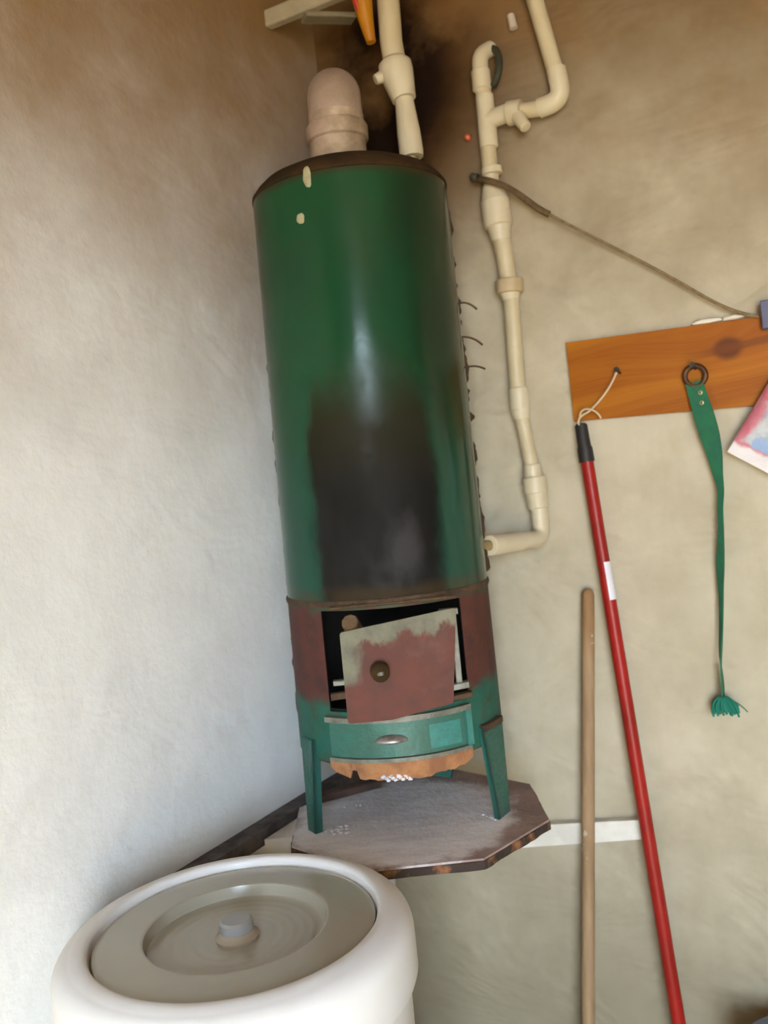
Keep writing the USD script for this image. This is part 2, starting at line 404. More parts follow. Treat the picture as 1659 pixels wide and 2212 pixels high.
zz = g.math('add', z, g.math('multiply', g.math('subtract', nz_, .5), .09))
rr = g.math('multiply', g.rng(zz, 1.085, 1.115), g.rng(zz, 1.285, 1.262, .45, 1))
rustc = g.mix(g.noise(p, 30, .35, .65), (.105, .035, .025), (.065, .028, .024))
grnc = g.mix(g.noise(p, 13, .35, .65), (.018, .10, .068), (.03, .12, .085))
olive = g.mix(g.noise(p, 40, .4, .6), (.06, .045, .02), (.05, .06, .03))
cc = g.mix(g.math('multiply', g.noise(p, 22, .5, .62), .55), grnc, olive)
cc = g.mix(rr, cc, rustc)
cc = g.mix(g.rng(zz, 1.262, 1.285, 0, .8), cc, olive)
M_fire = g.done('rusted_firebox_enamel', cc, .6, g.bump(nz_, .4, .006), {'specular_ior_level': .2})
M_rust = mat('rust', (.09, .05, .022), (.05, .028, .014), 25, .85, .6, 70)
M_domr = mat('dark_rusty_top', (.028, .019, .009), (.05, .027, .011), 16, .9, .3, 50, spec=.12)
M_black = mat('soot_black', (.008, .007, .006), (.014, .012, .010), 20, .95)
M_teal = mat('teal_enamel', (.032, .15, .11), (.045, .10, .07), 12, .45, .2, 60, lo=.3, hi=.7)
M_turq = mat('turquoise_chipped', (.05, .23, .20), (.05, .17, .145), 40, .45, .2, 60)
M_pale = mat('pale_worn_metal', (.22, .22, .175), (.14, .135, .105), 40, .5, .2, 90, metal=.2)
M_orng = mat('orange_rust', (.42, .19, .075), (.26, .11, .05), 20, .85, .5, 70)
M_brass = mat('tarnished_brass', (.40, .31, .15), (.25, .19, .09), 50, .45, 0, 60, metal=.6)
M_leg = mat('leg_enamel', (.022, .105, .075), (.05, .11, .085), 25, .5, .4, 60, lo=.45, hi=.7)
M_legin = mat('leg_inner_enamel', (.012, .10, .085), (.016, .085, .07), 25, .45)

wh = thing('water_heater', (HX, HY, ZS), 'tall green wood-fired water heater with sooty front on four legs', 'water heater')
prof = [(RT - .01, Z2 - .0), (RT, Z2 - .004), (hr(Z1 + .004), Z1 + .004), (hr(Z1) - .008, Z1)]
tprof = [(hr(Z1) - .004, Z1)] + [(hr(z), z) for z in np.linspace(Z1, Z2 - .004, 24)] + [(RT - .006, Z2)]
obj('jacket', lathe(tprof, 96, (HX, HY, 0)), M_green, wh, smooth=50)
dome = [(RT - .002, Z2 - .003), (RT + .0015, Z2 - .001), (RT + .001, Z2 + .004), (RT - .008, Z2 + .016), (RT - .022, Z2 + .029), (.148, Z2 + .043), (.11, Z2 + .054), (.06, Z2 + .060), (.0005, Z2 + .062)]
obj('domed_top', lathe(dome, 96, (HX, HY, 0)), M_domr, wh, smooth=50, label='dark rusty domed top')
bead = [(hr(Z1) - .004, Z1 - .007), (hr(Z1) + .002, Z1 - .006), (hr(Z1) + .0035, Z1), (hr(Z1) + .002, Z1 + .005), (hr(Z1) - .003, Z1 + .006)]
obj('seam_band', lathe(bead, 96, (HX, HY, 0)), M_rust, wh, smooth=50, label='rusty seam between jacket and firebox')
# firebox shell with its opening and the drawer slot
shell = m3.Manifold.cylinder(Z1 - Z0, RB, hr(Z1), 96).translate([HX, HY, Z0]) - m3.Manifold.cylinder(Z1 - Z0 - .008, RB - .012, hr(Z1) - .012, 96).translate([HX, HY, Z0 + .004])
fx0, fx1, fz0, fz1 = -.137, .127, 1.082, 1.272
shell = shell - m3.Manifold.cube([fx1 - fx0, .3, fz1 - fz0]).translate([fx0, HY - .32, fz0])
obj('firebox_shell', shell, M_fire, wh, smooth=30, label='rust-red and green firebox shell')
obj('firebox_lining', cyl_m(RB - .016, Z0 + .006, Z1 - .006, hc) - cyl_m(RB - .022, Z0 + .05, Z1 - .012, hc) - m3.Manifold.cube([fx1 - fx0, .3, fz1 - fz0]).translate([fx0, HY - .32, fz0 + .001]), M_black, wh, smooth=30, label='sooty black firebox lining')
# flap of rust standing proud along the back halves of the jacket (torn insulation sleeve)
def ragged(ph0, ph1, za, zb_, off, seed, amp=.020):
    n = 160; zs = np.linspace(za, zb_, n); A, Bq = [], []
    nn_ = meshkit.fbm(np.c_[zs * 45, np.zeros(n), np.zeros(n)], 4, seed)
    P = []
    for i, z in enumerate(zs):
        e_ = off + (nn_[i] - .52) * amp
        P += [cylp(ph0, z, hr(z) - .003), cylp(ph1, z, hr(z) + max(e_, .001)), cylp(ph1 + (8 if ph1 > 0 else -8), z, hr(z) + max(e_ - .003, 0))]
    f = []
    for i in range(n - 1):
        for j in range(3):
            a, b = i * 3 + j, i * 3 + (j + 1) % 3; f += [[a, b, b + 3], [a, b + 3, a + 3]]
    f += [[0, 2, 1], [3 * n - 3, 3 * n - 2, 3 * n - 1]]
    m = trimesh.Trimesh(np.array(P), f, process=False); m.fix_normals(); return m
obj('rusty_edge', ragged(82, 96, 1.30, 2.07, .007, 5, .022), M_rust, wh, smooth=False, label='ragged rusty edge of the jacket on the right')
obj('rusty_edge', ragged(-84, -98, 1.02, 1.86, .006, 9, .012), M_rust, wh, smooth=False, label='ragged rusty edge of the jacket on the left')
for (xa, ya, xb, yb) in ((1005, 655, 1030, 668), (1010, 728, 1042, 745), (1012, 797, 1048, 797)):
    a, b = atd(xa - 14, ya, 1.88), atd(xb, yb, 1.90)
    obj('wire_end', tube(spline([a, (a + b) / 2 + [0, 0, .006], b], 8), .0022, 8), M_rust, wh)
# firebox door: leaning plate
M_door = None
g = G(); tc = g.pos(); x, y, z = g.xyz(tc)
nn1 = g.add('noise_texture', 'fac', {'scale': 26.0, 'detail': 6, 'roughness': .65}, vector=g.map(tc, scale=(1, 1, .5)))
k_ = g.math('add', z, g.math('multiply', x, -.12))                 # paint left along the upper edge and the left corner
k_ = g.math('add', k_, g.math('multiply', g.math('subtract', nn1, .5), .10))
pal = g.rng(k_, 1.207, 1.226)
kl = g.math('multiply', g.rng(g.math('add', x, g.math('multiply', g.math('subtract', nn1, .5), .05)), -.062, -.085), g.rng(z, 1.135, 1.15))
pal = g.math('maximum', pal, kl)
rcol = g.mix(g.noise(tc, 22, .35, .65), (.14, .045, .03), (.10, .04, .03))
rcol = g.mix(g.math('multiply', g.noise(tc, 9, .55, .7), .5), rcol, (.16, .085, .07))
pcol = g.mix(g.noise(tc, 30, .35, .65), (.20, .19, .13), (.14, .13, .095))
M_door = g.done('peeling_door_paint', g.mix(pal, rcol, pcol), .6, g.bump(g.math('add', nn1, g.math('multiply', pal, .5)), .4, .004), {'specular_ior_level': .2})
cs = [atd(733, 1366, 1.648), atd(984, 1311, 1.662), atd(978, 1516, 1.662), atd(846, 1553, 1.652), atd(752, 1562, 1.646)]
o = cs[0]; ex = unit(cs[1] - cs[0]); nz = unit(np.cross(ex, unit(cs[4] - cs[0]))); ey = np.cross(nz, ex)
if nz[1] > 0: nz = -nz; ey = np.cross(nz, ex)
pl = Polygon([((c - o) @ ex, (c - o) @ ey) for c in cs]).buffer(-.006).buffer(.006, quad_segs=4)
Md = frame(o, ex, ey, nz)
door = obj('firebox_door', extr(pl, .007, Md), M_door, wh, smooth=30, label='loose firebox door with peeling rust-red paint')
kp = atd(820, 1447, 1.645)
kn = lathe([(.0005, .0), (.017, 0), (.018, .006), (.011, .010), (.009, .018), (.016, .022), (.017, .030), (.011, .036), (.0005, .038)], 28)
kn.apply_transform(frame(kp, ex, np.cross(nz, ex), nz))
obj('knob', kn, M_domr, door, smooth=50, label='round rusty door knob')
pin = blob(kp + nz * .038, (.006, .003, .004), 3); obj('knob_cap', pin, M_pale, door, smooth=True)
# hinge lugs and brackets
def lug(px, py, D, w, h, t=.006, r=0): c = atd(px, py, D); return box(-w / 2, w / 2, -t, t, -h / 2, h / 2, frame(c, (math.cos(r), 0, math.sin(r)), (0, 1, 0), (-math.sin(r), 0, math.cos(r))), bev=.0015)
obj('hinge', lug(968, 1321, 1.670, .036, .012, .007), M_pale, wh, label='pale hinge lug at the upper right of the door')
obj('hinge', lug(995, 1480, 1.688, .032, .012, .010, .1), M_pale, wh, label='pale hinge lug at the lower right of the door')
obj('latch', lug(995, 1503, 1.686, .044, .010, .010, .12), M_rust, wh, label='rusty latch strip at the lower right of the door')
obj('door_frame', lug(985, 1400, 1.690, .012, .13, .006), M_pale, wh, label='worn pale strip right of the door')
obj('latch', lug(735, 1474, 1.672, .026, .010, .008), M_pale, wh, label='pale latch lug left of the door')
obj('latch', lug(738, 1502, 1.676, .040, .012, .008, .05), M_rust, wh, label='rusty latch strip left of the door')
obj('frame_strip', cat([lug(848, 1302, 1.664, .235, .006, .004, 0)]), M_rust, wh)
# sill above the drawer, ash drawer, lower lip
zt = 1.064
obj('sill', patch(-40, 38, zt, zt + .010, .012, .022), M_pale, wh, smooth=30, label='pale worn sill above the ash drawer')
dr = obj('ash_drawer', patch(-38, 34, 1.000, zt, .008, .016, nz=3), M_teal, wh, smooth=30, label='teal ash drawer front')
hp = cylp(-4.8, 1.030, hr(1.03) + .008)
hd = trimesh.creation.icosphere(3, 1.0); hv = np.array(hd.vertices); hv[:, 2] = np.where(hv[:, 2] < 0, hv[:, 2] * .35, hv[:, 2]); hd.vertices = hv * [.030, .015, .012] + hp
obj('cup_handle', hd, mat('worn_steel', (.34, .31, .29), (.20, .16, .14), 40, .4, 0, 60, metal=.5), dr, smooth=50, label='worn metal cup handle')
obj('paint_patch', patch(14, 31, 1.008, 1.052, .0092, .003), M_turq, dr, smooth=30, label='bright turquoise patch of paint')
obj('drawer_stop', patch(34.5, 38, .998, zt, .012, .02, n=4), M_turq, wh, smooth=30)
obj('drawer_rail', patch(-38, 36, .992, .999, .014, .022), M_pale, wh, smooth=30, label='pale metal rail under the drawer')
# rusted ash lip, its lower edge eaten away
def lip():
    n = 60; ph = np.linspace(-40, 38, n); P = []
    nn_ = meshkit.fbm(np.c_[ph * .25, np.zeros(n), np.zeros(n)], 4, 8)
    for i, f_ in enumerate(ph):
        zl = .992 - .034 * (1 - (f_ / 46) ** 4) + (nn_[i] - .5) * .010 + (.014 if -27 < f_ < -23 else 0)
        r = RB + .006
        for (q, w) in ((r, .9925), (r, zl), (r - .004, zl), (r - .004, .9925)): P.append(cylp(f_, w, q))
    f = []
    for i in range(n - 1):
        for j in range(4):
            a, b = i * 4 + j, i * 4 + (j + 1) % 4; f += [[a, b, b + 4], [a, b + 4, a + 4]]
    f += [[0, 2, 1], [0, 3, 2], [4 * n - 4, 4 * n - 3, 4 * n - 2], [4 * n - 4, 4 * n - 2, 4 * n - 1]]
    m = trimesh.Trimesh(np.array(P), f, process=False); m.fix_normals(); return m
obj('ash_lip', lip(), M_orng, wh, smooth=False, label='orange rusted lip with an eaten lower edge')
obj('bottom_plate', lathe([(.0005, Z0 - .004), (RB - .003, Z0 - .004), (RB - .003, Z0 + .006), (.0005, Z0 + .006)], 64, (HX, HY, 0)), M_rust, wh, smooth=30)
# legs: bent sheet, splayed
def leg(phi, top_half, bot_half, flare, zt_, fold=.035, over=.0, shift=0.0):
    out = []
    z_b = ZS
    th = .005
    for part in (0, 1):
        P = []
        for z, hw_, ro in ((zt_, top_half, .006), (z_b, bot_half, flare)):
            c = cylp(phi + (shift if z == z_b else 0), z, RB + ro)
            t = math.radians(phi); tx, rd = np.array([math.cos(t), math.sin(t), 0]), np.array([math.sin(t), -math.cos(t), 0])
            s = 1 if phi < 0 else -1                # the fold sits on the inner side
            if part == 0: quad = [c - tx * hw_, c + tx * hw_, c + tx * hw_ - rd * th, c - tx * hw_ - rd * th]
            else:
                e_ = c + tx * hw_ * s; quad = [e_, e_ - rd * fold, e_ - rd * fold - tx * s * th, e_ - tx * s * th]
            P += quad
        out.append(trimesh.convex.convex_hull(np.array(P)))
    return out
for phi, lab in ((-59, 'left front'), (56, 'right front'), (-150, ''), (150, '')):
    a, b = leg(phi, *((.026, .016) if phi < 0 else (.040, .024)), .014 if abs(phi) < 90 else -.045, 1.02, .016 if phi < 0 else .010)
    L_ = obj('leg', a, M_leg, wh, smooth=False)
    obj('leg_flange', b, M_legin, L_, smooth=False)
obj('brace', patch(46, 66, 1.012, 1.024, .0125, .02, n=8), M_rust, wh, label='rusty brace over the right front leg')
# paint chips near the top of the jacket
M_chip = mat('cream_chip', (.36, .33, .19), (.28, .25, .14), 60, .6)
for (px, py, rx, rz) in ((664, 382, .0085, .022), (650, 472, .009, .011)):
    c = cylhit(px, py, hr(2.0)); n_ = unit([c[0] - HX, c[1] - HY, 0]); m = blob((0, 0, 0), (rx, .0025, rz), 4, .3)
    m.apply_transform(frame(c, np.cross(RZ, n_), n_, RZ)); obj('paint_chip', m, M_chip, wh, smooth=True, label='cream fleck on the green jacket')
# small white bits under the lip
ft = []
for i in range(12):
    c = atd(828 + i * 5.4, 1682 + (i % 3 - 1) * 4 - i * .3, 1.656); m = blob((0, 0, 0), (.0042, .003, .0028), i + 30, .6, 1); m.apply_translation(c); ft.append(m)
obj('white_bits', cat(ft), mat('bluish_white', (.80, .80, .85), (.6, .6, .66), 80, .4), wh, smooth=False, label='white bits on the underside of the lip')
# brass inlet and outlet
inl = atd(1060, 1178, 1.905); dirn = unit(atd(1060, 1178, 1.905) - atd(1020, 1181, 1.87))
obj('brass_nipple', rod(inl - dirn * .06, inl + dirn * .012, .011), M_brass, wh, smooth=40)
pb = np.array([.133, 1.935, Z2 + .048])
obj('brass_nipple', cat([rod(pb, pb + [0, 0, .05], .013), rod(pb + [0, 0, .02], pb + [0, 0, .036], .020, k=6)]), M_brass, wh, smooth=30)

# a piece of firewood in the firebox
M_wood = mat('firewood', (.30, .17, .07), (.20, .11, .05), 20, .8, .3, 60)
fw0, fw1 = atd(742, 1346, 1.70), atd(762, 1352, 1.90)
def _fw():
    a = np.array([-.085, 1.715, 1.246]); return rod(a, np.array([-.03, 1.97, 1.060]), .017, .02, k=9, bev=.003)
obj('firewood', _fw(), M_wood, None, smooth=False, label='orange brown stick of firewood inside the open firebox', category='firewood')

# ------------------------------------------------------------------ flue
g = G(); p = g.pos()
M_flue = g.done('lime_washed_flue', g.mix(g.noise(p, 16, .35, .65), g.mix(g.noise(p, 9, .4, .6), (.50, .38, .26), (.40, .28, .22)), (.25, .175, .10)), .75, g.bump(g.noise(p, 30, .2, .8), .4, .006))
FR = .058; fx = -.022
fl_ = thing('flue_pipe', (fx, HY, Z2 + .05), 'pale lime-washed flue pipe rising from the heater and bending into the wall', 'flue pipe')
zel = atd(735, 232, HY)[2]
hb = C + RD * .055 - RN * .004
bd = v3(hb - np.array([fx, HY])); bl = np.linalg.norm(bd); bd /= bl
obj('pipe', rod((fx, HY, Z2 + .05), (fx, HY, zel - .02), FR, k=40), M_flue, fl_, smooth=40)
obj('collar', lathe([(FR - .002, 0), (FR + .006, .004), (FR + .007, .03), (FR + .004, .036), (FR - .002, .038)], 40, (fx, HY, zel - .075)), M_flue, fl_, smooth=40)
obj('elbow', bend((fx, HY, zel - .025), (fx, HY, zel + .045), np.array([fx, HY, zel + .045]) + bd * (bl + .0), FR - .002, .072, n=14, k=40), mat('flue_elbow', (.40, .29, .23), (.32, .23, .16), 14, .7, .3, 40), fl_, smooth=40)
obj('foot_ring', lathe([(FR - .002, 0), (FR + .012, 0), (FR + .010, .010), (FR - .002, .014)], 40, (fx, HY, Z2 + .052)), M_flue, fl_, smooth=40)

# ------------------------------------------------------------------ white water pipes
M_pvc = mat('cream_pvc', (.60, .51, .33), (.54, .45, .28), 8, .45, 0)
M_pvc2 = mat('cream_fitting', (.64, .56, .39), (.58, .50, .34), 9, .45, 0)
M_tape = mat('tan_thread_tape', (.52, .40, .23), (.46, .35, .20), 30, .6)
# hot pipe
hp_ = thing('hot_water_pipe', pb + [0, 0, .05], 'thick cream plastic pipe rising from the heater top beside the flue', 'pipe')
Dh = lambda py: 1.935
a0 = pb + [0, 0, .047]; a1 = atd(873, 215, 1.94); a2 = atd(856, 155, 1.945); a3 = atd(845, 90, 1.95); a4 = atd(834, -60, 1.955)
obj('reducer', tube([a0, a0 + (a1 - a0) * .1, a0 + (a1 - a0) * .45, a1], [.024, .026, .025, .020]), M_pvc2, hp_, smooth=50)
obj('coupling', tube([a1, a1 + (a2 - a1) * .35, a2, a2 + (a3 - a2) * .25, a2 + (a3 - a2) * .4], [.026, .030, .037, .036, .026]), M_pvc2, hp_, smooth=50)
obj('pipe', tube([a2 + (a3 - a2) * .3, a3, a4], [.0245, .0245, .0245]), M_pvc, hp_, smooth=50)
obj('side_plug', rod(a2 + [-.02, 0, -.004], a2 + [-.047, -.006, -.016], .015, .011, bev=.002), M_pvc2, hp_, smooth=50)
# cold pipe
cw = thing('cold_water_pipe', onR(1165, 1165, .035), 'long cream plastic pipe with couplings down the wall right of the heater', 'pipe')
O = .035
q = lambda x, y, o=O: onR(x, y, o)
r0 = .0175
def seg(name, A, B, ra, rb=None, m=M_pvc, bev=0.0): return obj(name, rod(A, B, ra, rb, bev=bev), m, cw, smooth=50)
elc = q(1172, 1163)
hend = inl - dirn * .005
obj('elbow', bend(q(1163, 1090), elc, elc + (hend - elc) * .45, .0195, .032, n=10), M_pvc2, cw, smooth=50)
seg('sleeve', elc + (hend - elc) * .42, hend, .0225, m=M_pvc2, bev=.003)
seg('union', q(1163, 1098), q(1158, 1062), .0235, .0255, M_pvc2, .003)
seg('union', q(1158, 1066), q(1153, 1030), .0275, .0265, M_pvc2, .003)
seg('union', q(1153, 1033), q(1149, 1003), .0215, .0195, M_pvc2, .002)
seg('pipe', q(1150, 1012), q(1120, 870), .0165)
seg('coupling', q(1127, 905), q(1124, 885), .0185, .0225, M_pvc2)
seg('coupling', q(1124, 885), q(1119, 838), .0225, .0225, M_pvc2, .002)
seg('pipe', q(1119, 842), q(1103, 640), .0185)
seg('union_nut', q(1104, 648), q(1101, 632), .019, .025, M_pvc2)
seg('union_nut', q(1101.5, 634), q(1099, 604), .031, .032, M_tape, .003)
seg('pipe', q(1100, 610), q(1080, 500), .0195, .0205)
seg('coupling', q(1083, 520), q(1077, 486), .022, .0275, M_pvc2)
seg('coupling', q(1077.5, 490), q(1068, 432), .033, .033, M_pvc2, .004)
seg('coupling', q(1069, 436), q(1061, 398), .032, .021, M_pvc2, .002)
seg('pipe', q(1062, 405), q(1052, 285), .0185)
seg('collar', q(1064, 378), q(1062, 362), .024, .024, M_pvc2, .003)
seg('tee', q(1057, 320), q(1046, 205), .0215, .0205, M_pvc2, .003)
seg('pipe', q(1047, 215), q(1040, 178), .0185)
seg('valve_body', q(1042, 195), q(1038, 152), .022, .022, M_pvc2, .003)
tt = q(1049, 262)
be = q(1216, 215)
obj('tee_branch', rod(tt, tt + (q(1098, 243) - tt), .0205, .0205, bev=.002), M_pvc2, cw, smooth=50)
seg('union_nut', q(1096, 246), q(1128, 240), .027, .027, M_pvc2, .004)
obj('drain_plug', rod(q(1118, 250, O + .01), q(1136, 276, O + .02), .016, .013, bev=.003), M_pvc2, cw, smooth=50)
seg('pipe', q(1120, 242), q(1175, 232), .0175)
obj('elbow', bend(q(1165, 234), be, q(1201, 150), .0215, .035, n=10), M_pvc2, cw, smooth=50)
seg('pipe', q(1205, 172), q(1138, -60), .0185)
obj('top_elbow', bend(q(1039, 160), q(1036, 120), q(1060, 106, .002), .0185, .02, n=8), M_pvc2, cw, smooth=50)
M_olive = mat('dark_olive_rubber', (.045, .045, .025), (.03, .03, .018), 30, .7)
obj('valve_lever', tube(spline([q(1066, 185, .03), q(1078, 150, .04), q(1076, 118, .03), q(1062, 104, .012)], 12), .008, 10), M_olive, cw, smooth=50, label='dark olive valve lever')

# ------------------------------------------------------------------ cord from pipe to board
M_cord = mat('brown_cord', (.20, .14, .065), (.28, .20, .10), 60, .9, .5, 200)
cd = thing('cord', q(1060, 390, .06), 'thin brown cord stretched from the pipe down to the hook board', 'cord')
wr = [q(1021, 381, .02), q(1040, 388, .055), q(1062, 392, .074), q(1090, 402, .06), q(1140, 434, .04), q(1186, 463, .035)]
obj('knotted_end', tube(spline(wr, 30), np.linspace(.007, .0075, 30), 10), mat('dark_brown_cord', (.16, .10, .04), (.10, .065, .03), 70, .9, .5, 200), cd, smooth=50)
wl = [q(1184, 462, .035), q(1330, 537, .03), q(1480, 617, .025), q(1588, 672, .027), q(1640, 684, .027)]
obj('line', tube(spline(wl, 40), .0034, 8), M_cord, cd, smooth=50)
obj('knot', blob(q(1026, 383, .03), (.011, .01, .011), 2), M_olive, cd, smooth=True)
# small bits in the wall
obj('wall_plug', rod(onR(1103, 32, 0.010), onR(1110, 62, .012), .009, .010, bev=.002), mat('white_plug', (.55, .46, .38), None, rough=.6), None, label='white plastic plug in the wall left of the bent pipe', category='wall plug')
obj('wire_nut', blob(onR(1011, 297, .008), (.009, .009, .009), 6, .2), mat('red_plastic', (.55, .12, .05), None, rough=.4), None, smooth=True, label='tiny red plastic plug in the wall left of the cold pipe', category='wall plug')

# ------------------------------------------------------------------ hook board
c_tl, c_tr, c_bl, c_br = onR(1222, 740, .02), onR(1700, 676, .02), onR(1240, 910, .02), onR(1720, 868, .02)
ex = RX; bo = c_tl
bpoly = [((c - bo) @ RX, (c - bo) @ RZ) for c in (c_tl, c_tr, c_br, c_bl)]
L2 = .95
def ext(a, b): a, b = np.array(a), np.array(b); return tuple(a + (b - a) * (L2 / (b[0] - a[0])))
bpoly = [bpoly[0], ext(bpoly[0], bpoly[1]), ext(bpoly[3], bpoly[2]), bpoly[3]]
g = G(); p = g.pos()
al = g.add('vector_math', 'value', {'math_type': 'dot_product', 'vector2': tuple(RX)}, vector1=p)
z = g.xyz(p)[2]
kn = onR(1572, 752, .02); k2 = onR(1500, 806, .02)
def knot(kp, r0, r1, sx):
    dz = g.math('subtract', z, float(kp[2])); dl = g.math('multiply', g.math('subtract', al, float(kp @ RX)), sx)
    return g.math('power', g.math('add', g.math('multiply', dz, dz), g.math('multiply', dl, dl)), .5)
d1 = knot(kn, 0, 0, .8); d1w = knot(kn, 0, 0, .3)
bulge = g.math('multiply', g.rng(d1w, .09, .0), .05)
zz = g.math('add', z, bulge); zz = g.math('subtract', zz, g.math('multiply', al, .12))
cmb = g.add('combine_xyz', 'vector', {'y': 0.0}, x=g.math('multiply', al, .9), z=g.math('multiply', zz, 17.0))
gr = g.noise(cmb, 1.3, .36, .64, detail=5, rough=.55)
fn = g.noise(g.map(cmb, scale=(3, 1, 6)), 2.5, .3, .7)
colw = g.mix(gr, (.40, .135, .007), (.27, .070, .003)); colw = g.mix(g.math('multiply', fn, .3), colw, (.44, .17, .012))
colw = g.mix(g.math('multiply', g.rng(d1, .030, .014), .9), colw, (.10, .028, .008))
slit = g.math('multiply', g.rng(g.math('absolute', g.math('subtract', z, g.math('add', float(kn[2]) + .0, g.math('multiply', g.math('subtract', al, float(kn @ RX)), .09)))), .012, .004), g.rng(al, float(kn @ RX) - .09, float(kn @ RX) - .01))
colw = g.mix(g.math('multiply', slit, .7), colw, (.16, .045, .008))
M_board = g.done('varnished_board', colw, .5, None, {'specular_ior_level': .2})
board = obj('hook_board', extr(bpoly, .019, frame(bo - RNN * .0195, RX, RZ, RNN) @ np.diag([1, 1, 1, 1.0])), M_board, None, smooth=False, label='varnished orange pine board with nails fixed to the right wall', category='board')
M_nail = mat('dark_nail', (.05, .045, .04), (.10, .08, .06), 60, .5, metal=.6)
def nail(px, py, label, L_=.03):
    a = onR(px, py, .018); n = a + RNN * L_ + [0, 0, .006]
    t = thing('nail', a, label, 'nail'); obj('shank', rod(a, n, .0028, k=10), M_nail, t); obj('head', rod(n - (n - a) * .03, n + (n - a) * .05, .0058, k=14), M_nail, t); return n
n1_ = nail(1340, 806, 'dark nail holding the pole string on the orange board')
n2_ = nail(1502, 797, 'nail through the ring of the green strap', .034)
# plaster lump on the upper edge
pc = onR(1525, 697, .012)
m = blob((0, 0, 0), (.030, .008, .006), 12, .3); m.apply_transform(Rframe(pc + [0, 0, .003])); pl1 = m
m = blob((0, 0, 0), (.022, .007, .005), 13, .3); m.apply_transform(Rframe(onR(1585, 689, .012) + [0, 0, .003]))
obj('plaster_lump', cat([pl1, m]), mat('white_plaster', (.72, .66, .54), None, rough=.9), None, smooth=True, label='whitish plaster lumps along the top edge of the orange board', category='plaster')
bc = onR(1654, 664, .02)
obj('clothes_peg', cat([box(-.008, .012, -.022, -.012, -.045, .012, Rframe(bc), bev=.002), box(-.008, .012, -.008, .0, -.045, .012, Rframe(bc), bev=.002)]), mat('blue_grey_plastic', (.10, .10, .17), None, rough=.5), None, smooth=False, label='blue grey plastic peg on the top edge of the board at the right', category='peg')

# ------------------------------------------------------------------ green strap
M_str = mat('green_webbing', (.010, .135, .055), (.012, .11, .06), 30, .75, .4, 260)
st = thing('green_strap', onR(1565, 1525, .04), 'long twisted green strap hanging from a ring on the orange board', 'strap')
rc = onR(1502, 808, .030)
tr_ = np.linspace(0, 2 * np.pi, 40)
rp = [rc + RX * math.cos(t) * .0205 + RZ * (math.sin(t) * .0205 - .004) + RNN * .004 for t in tr_]
obj('ring', tube(rp, .0055, 10), mat('rusty_ring', (.07, .03, .012), (.11, .05, .02), 60, .5, metal=.4), st, smooth=50)
# centre line (pixel), half width (m), twist (deg)
cl = [(1499, 826, .0175, 5), (1510, 862, .0185, 5), (1523, 905, .0200, 8), (1536, 950, .0185, 22), (1546, 995, .0140, 48), (1552, 1030, .0095, 66), (1557, 1062, .0065, 80), (1556, 1090, .006, 95), (1557, 1130, .006, 105),
      (1557, 1180, .0080, 130), (1556, 1225, .0100, 150), (1557, 1265, .0075, 165), (1558, 1320, .0065, 200), (1557, 1380, .0070, 230), (1557, 1430, .0105, 310), (1560, 1470, .0120, 355), (1562, 1505, .0120, 360)]
pts = np.array([np.r_[onR(x, y, .036 + .004 * math.sin(i)), w, tw] for i, (x, y, w, tw) in enumerate(cl)])
sp = spline(pts, 110)
sec = []
for i in range(len(sp)):
    w, tw = max(sp[i, 3], .005), math.radians(sp[i, 4]); e = np.array([[w, .0016], [-w, .0016], [-w, -.0016], [w, -.0016]])
    tw = tw if abs(math.cos(tw)) > .3 else tw
    R_ = np.array([[math.cos(tw * .25), -math.sin(tw * .25)], [math.sin(tw * .25), math.cos(tw * .25)]]); sec.append(e @ R_.T)
obj('webbing', sweep(sp[:, :3], np.array(sec), up=RX), M_str, st, smooth=30)
for (x, y) in ((1513, 848), (1516, 870)):
    m = lathe([(.002, 0), (.005, 0), (.0045, .002), (.002, .0025)], 14); m.apply_transform(frame(onR(x, y, .040), RX, RZ, RNN)); obj('eyelet', m, M_brass, st)
fr = []
e0 = sp[-1, :3]
for i in range(60):
    a, b = rng.uniform(-1, 1), rng.uniform(-1, 1)
    fr.append(tube(spline([e0 + RX * a * .008, e0 + RX * a * .022 + RNN * b * .012 - RZ * .014, e0 + RX * (a * .026 + .004) + RNN * b * .016 - RZ * rng.uniform(.022, .040)], 6), .0022, 5))
fr.append(tube(spline([e0, e0 + RX * .03 - RZ * .015, e0 + RX * .045 - RZ * .03], 6), .0012, 5))
obj('frayed_end', cat(fr), mat('green_fray', (.008, .17, .11), None, rough=.9), st, smooth=True, kind='stuff', label='frayed bright green end of the strap')

# ------------------------------------------------------------------ poles
M_red = mat('red_enamel', (.33, .014, .009), (.26, .013, .008), 6, .38, 0, spec=.3)
po = lambda x, y, o: onR(x, y, o)
t0, t1 = po(1256, 918, .032), po(1268, 998, .036)
dirp = None
bt = po(1486, 2330, .085)
ln = unit(bt - t1); zb_ = bt + ln * ((bt[2] - .002) / -ln[2])
pole = thing('red_pole', zb_, 'long red broom pole with black tip hanging from the orange board', 'pole')
obj('shaft', rod(t1 - ln * .004, zb_, .0142, k=24), M_red, pole, smooth=50)
tp = t1 - ln * .085
obj('black_tip', tube([t1, t1 - ln * .004, t1 - ln * .03, t1 - ln * .035, tp + ln * .004, tp], [.0165, .017, .0165, .0145, .0135, .010]), mat('black_grip', (.016, .013, .012), None, rough=.6), pole, smooth=40, label='black plastic grip end')
la, lb = po(1310, 1213, .045), po(1322, 1295, .05)
ta, tb = t1 + ln * ((la - t1) @ ln), t1 + ln * ((lb - t1) @ ln)
k = 12; th = np.radians(np.linspace(-15, 75, k)); sd = unit(np.cross(ln, -RNN)); ot = np.cross(sd, ln); ot = ot if ot @ RNN > 0 else -ot
sd = sd if sd @ RX > 0 else -sd
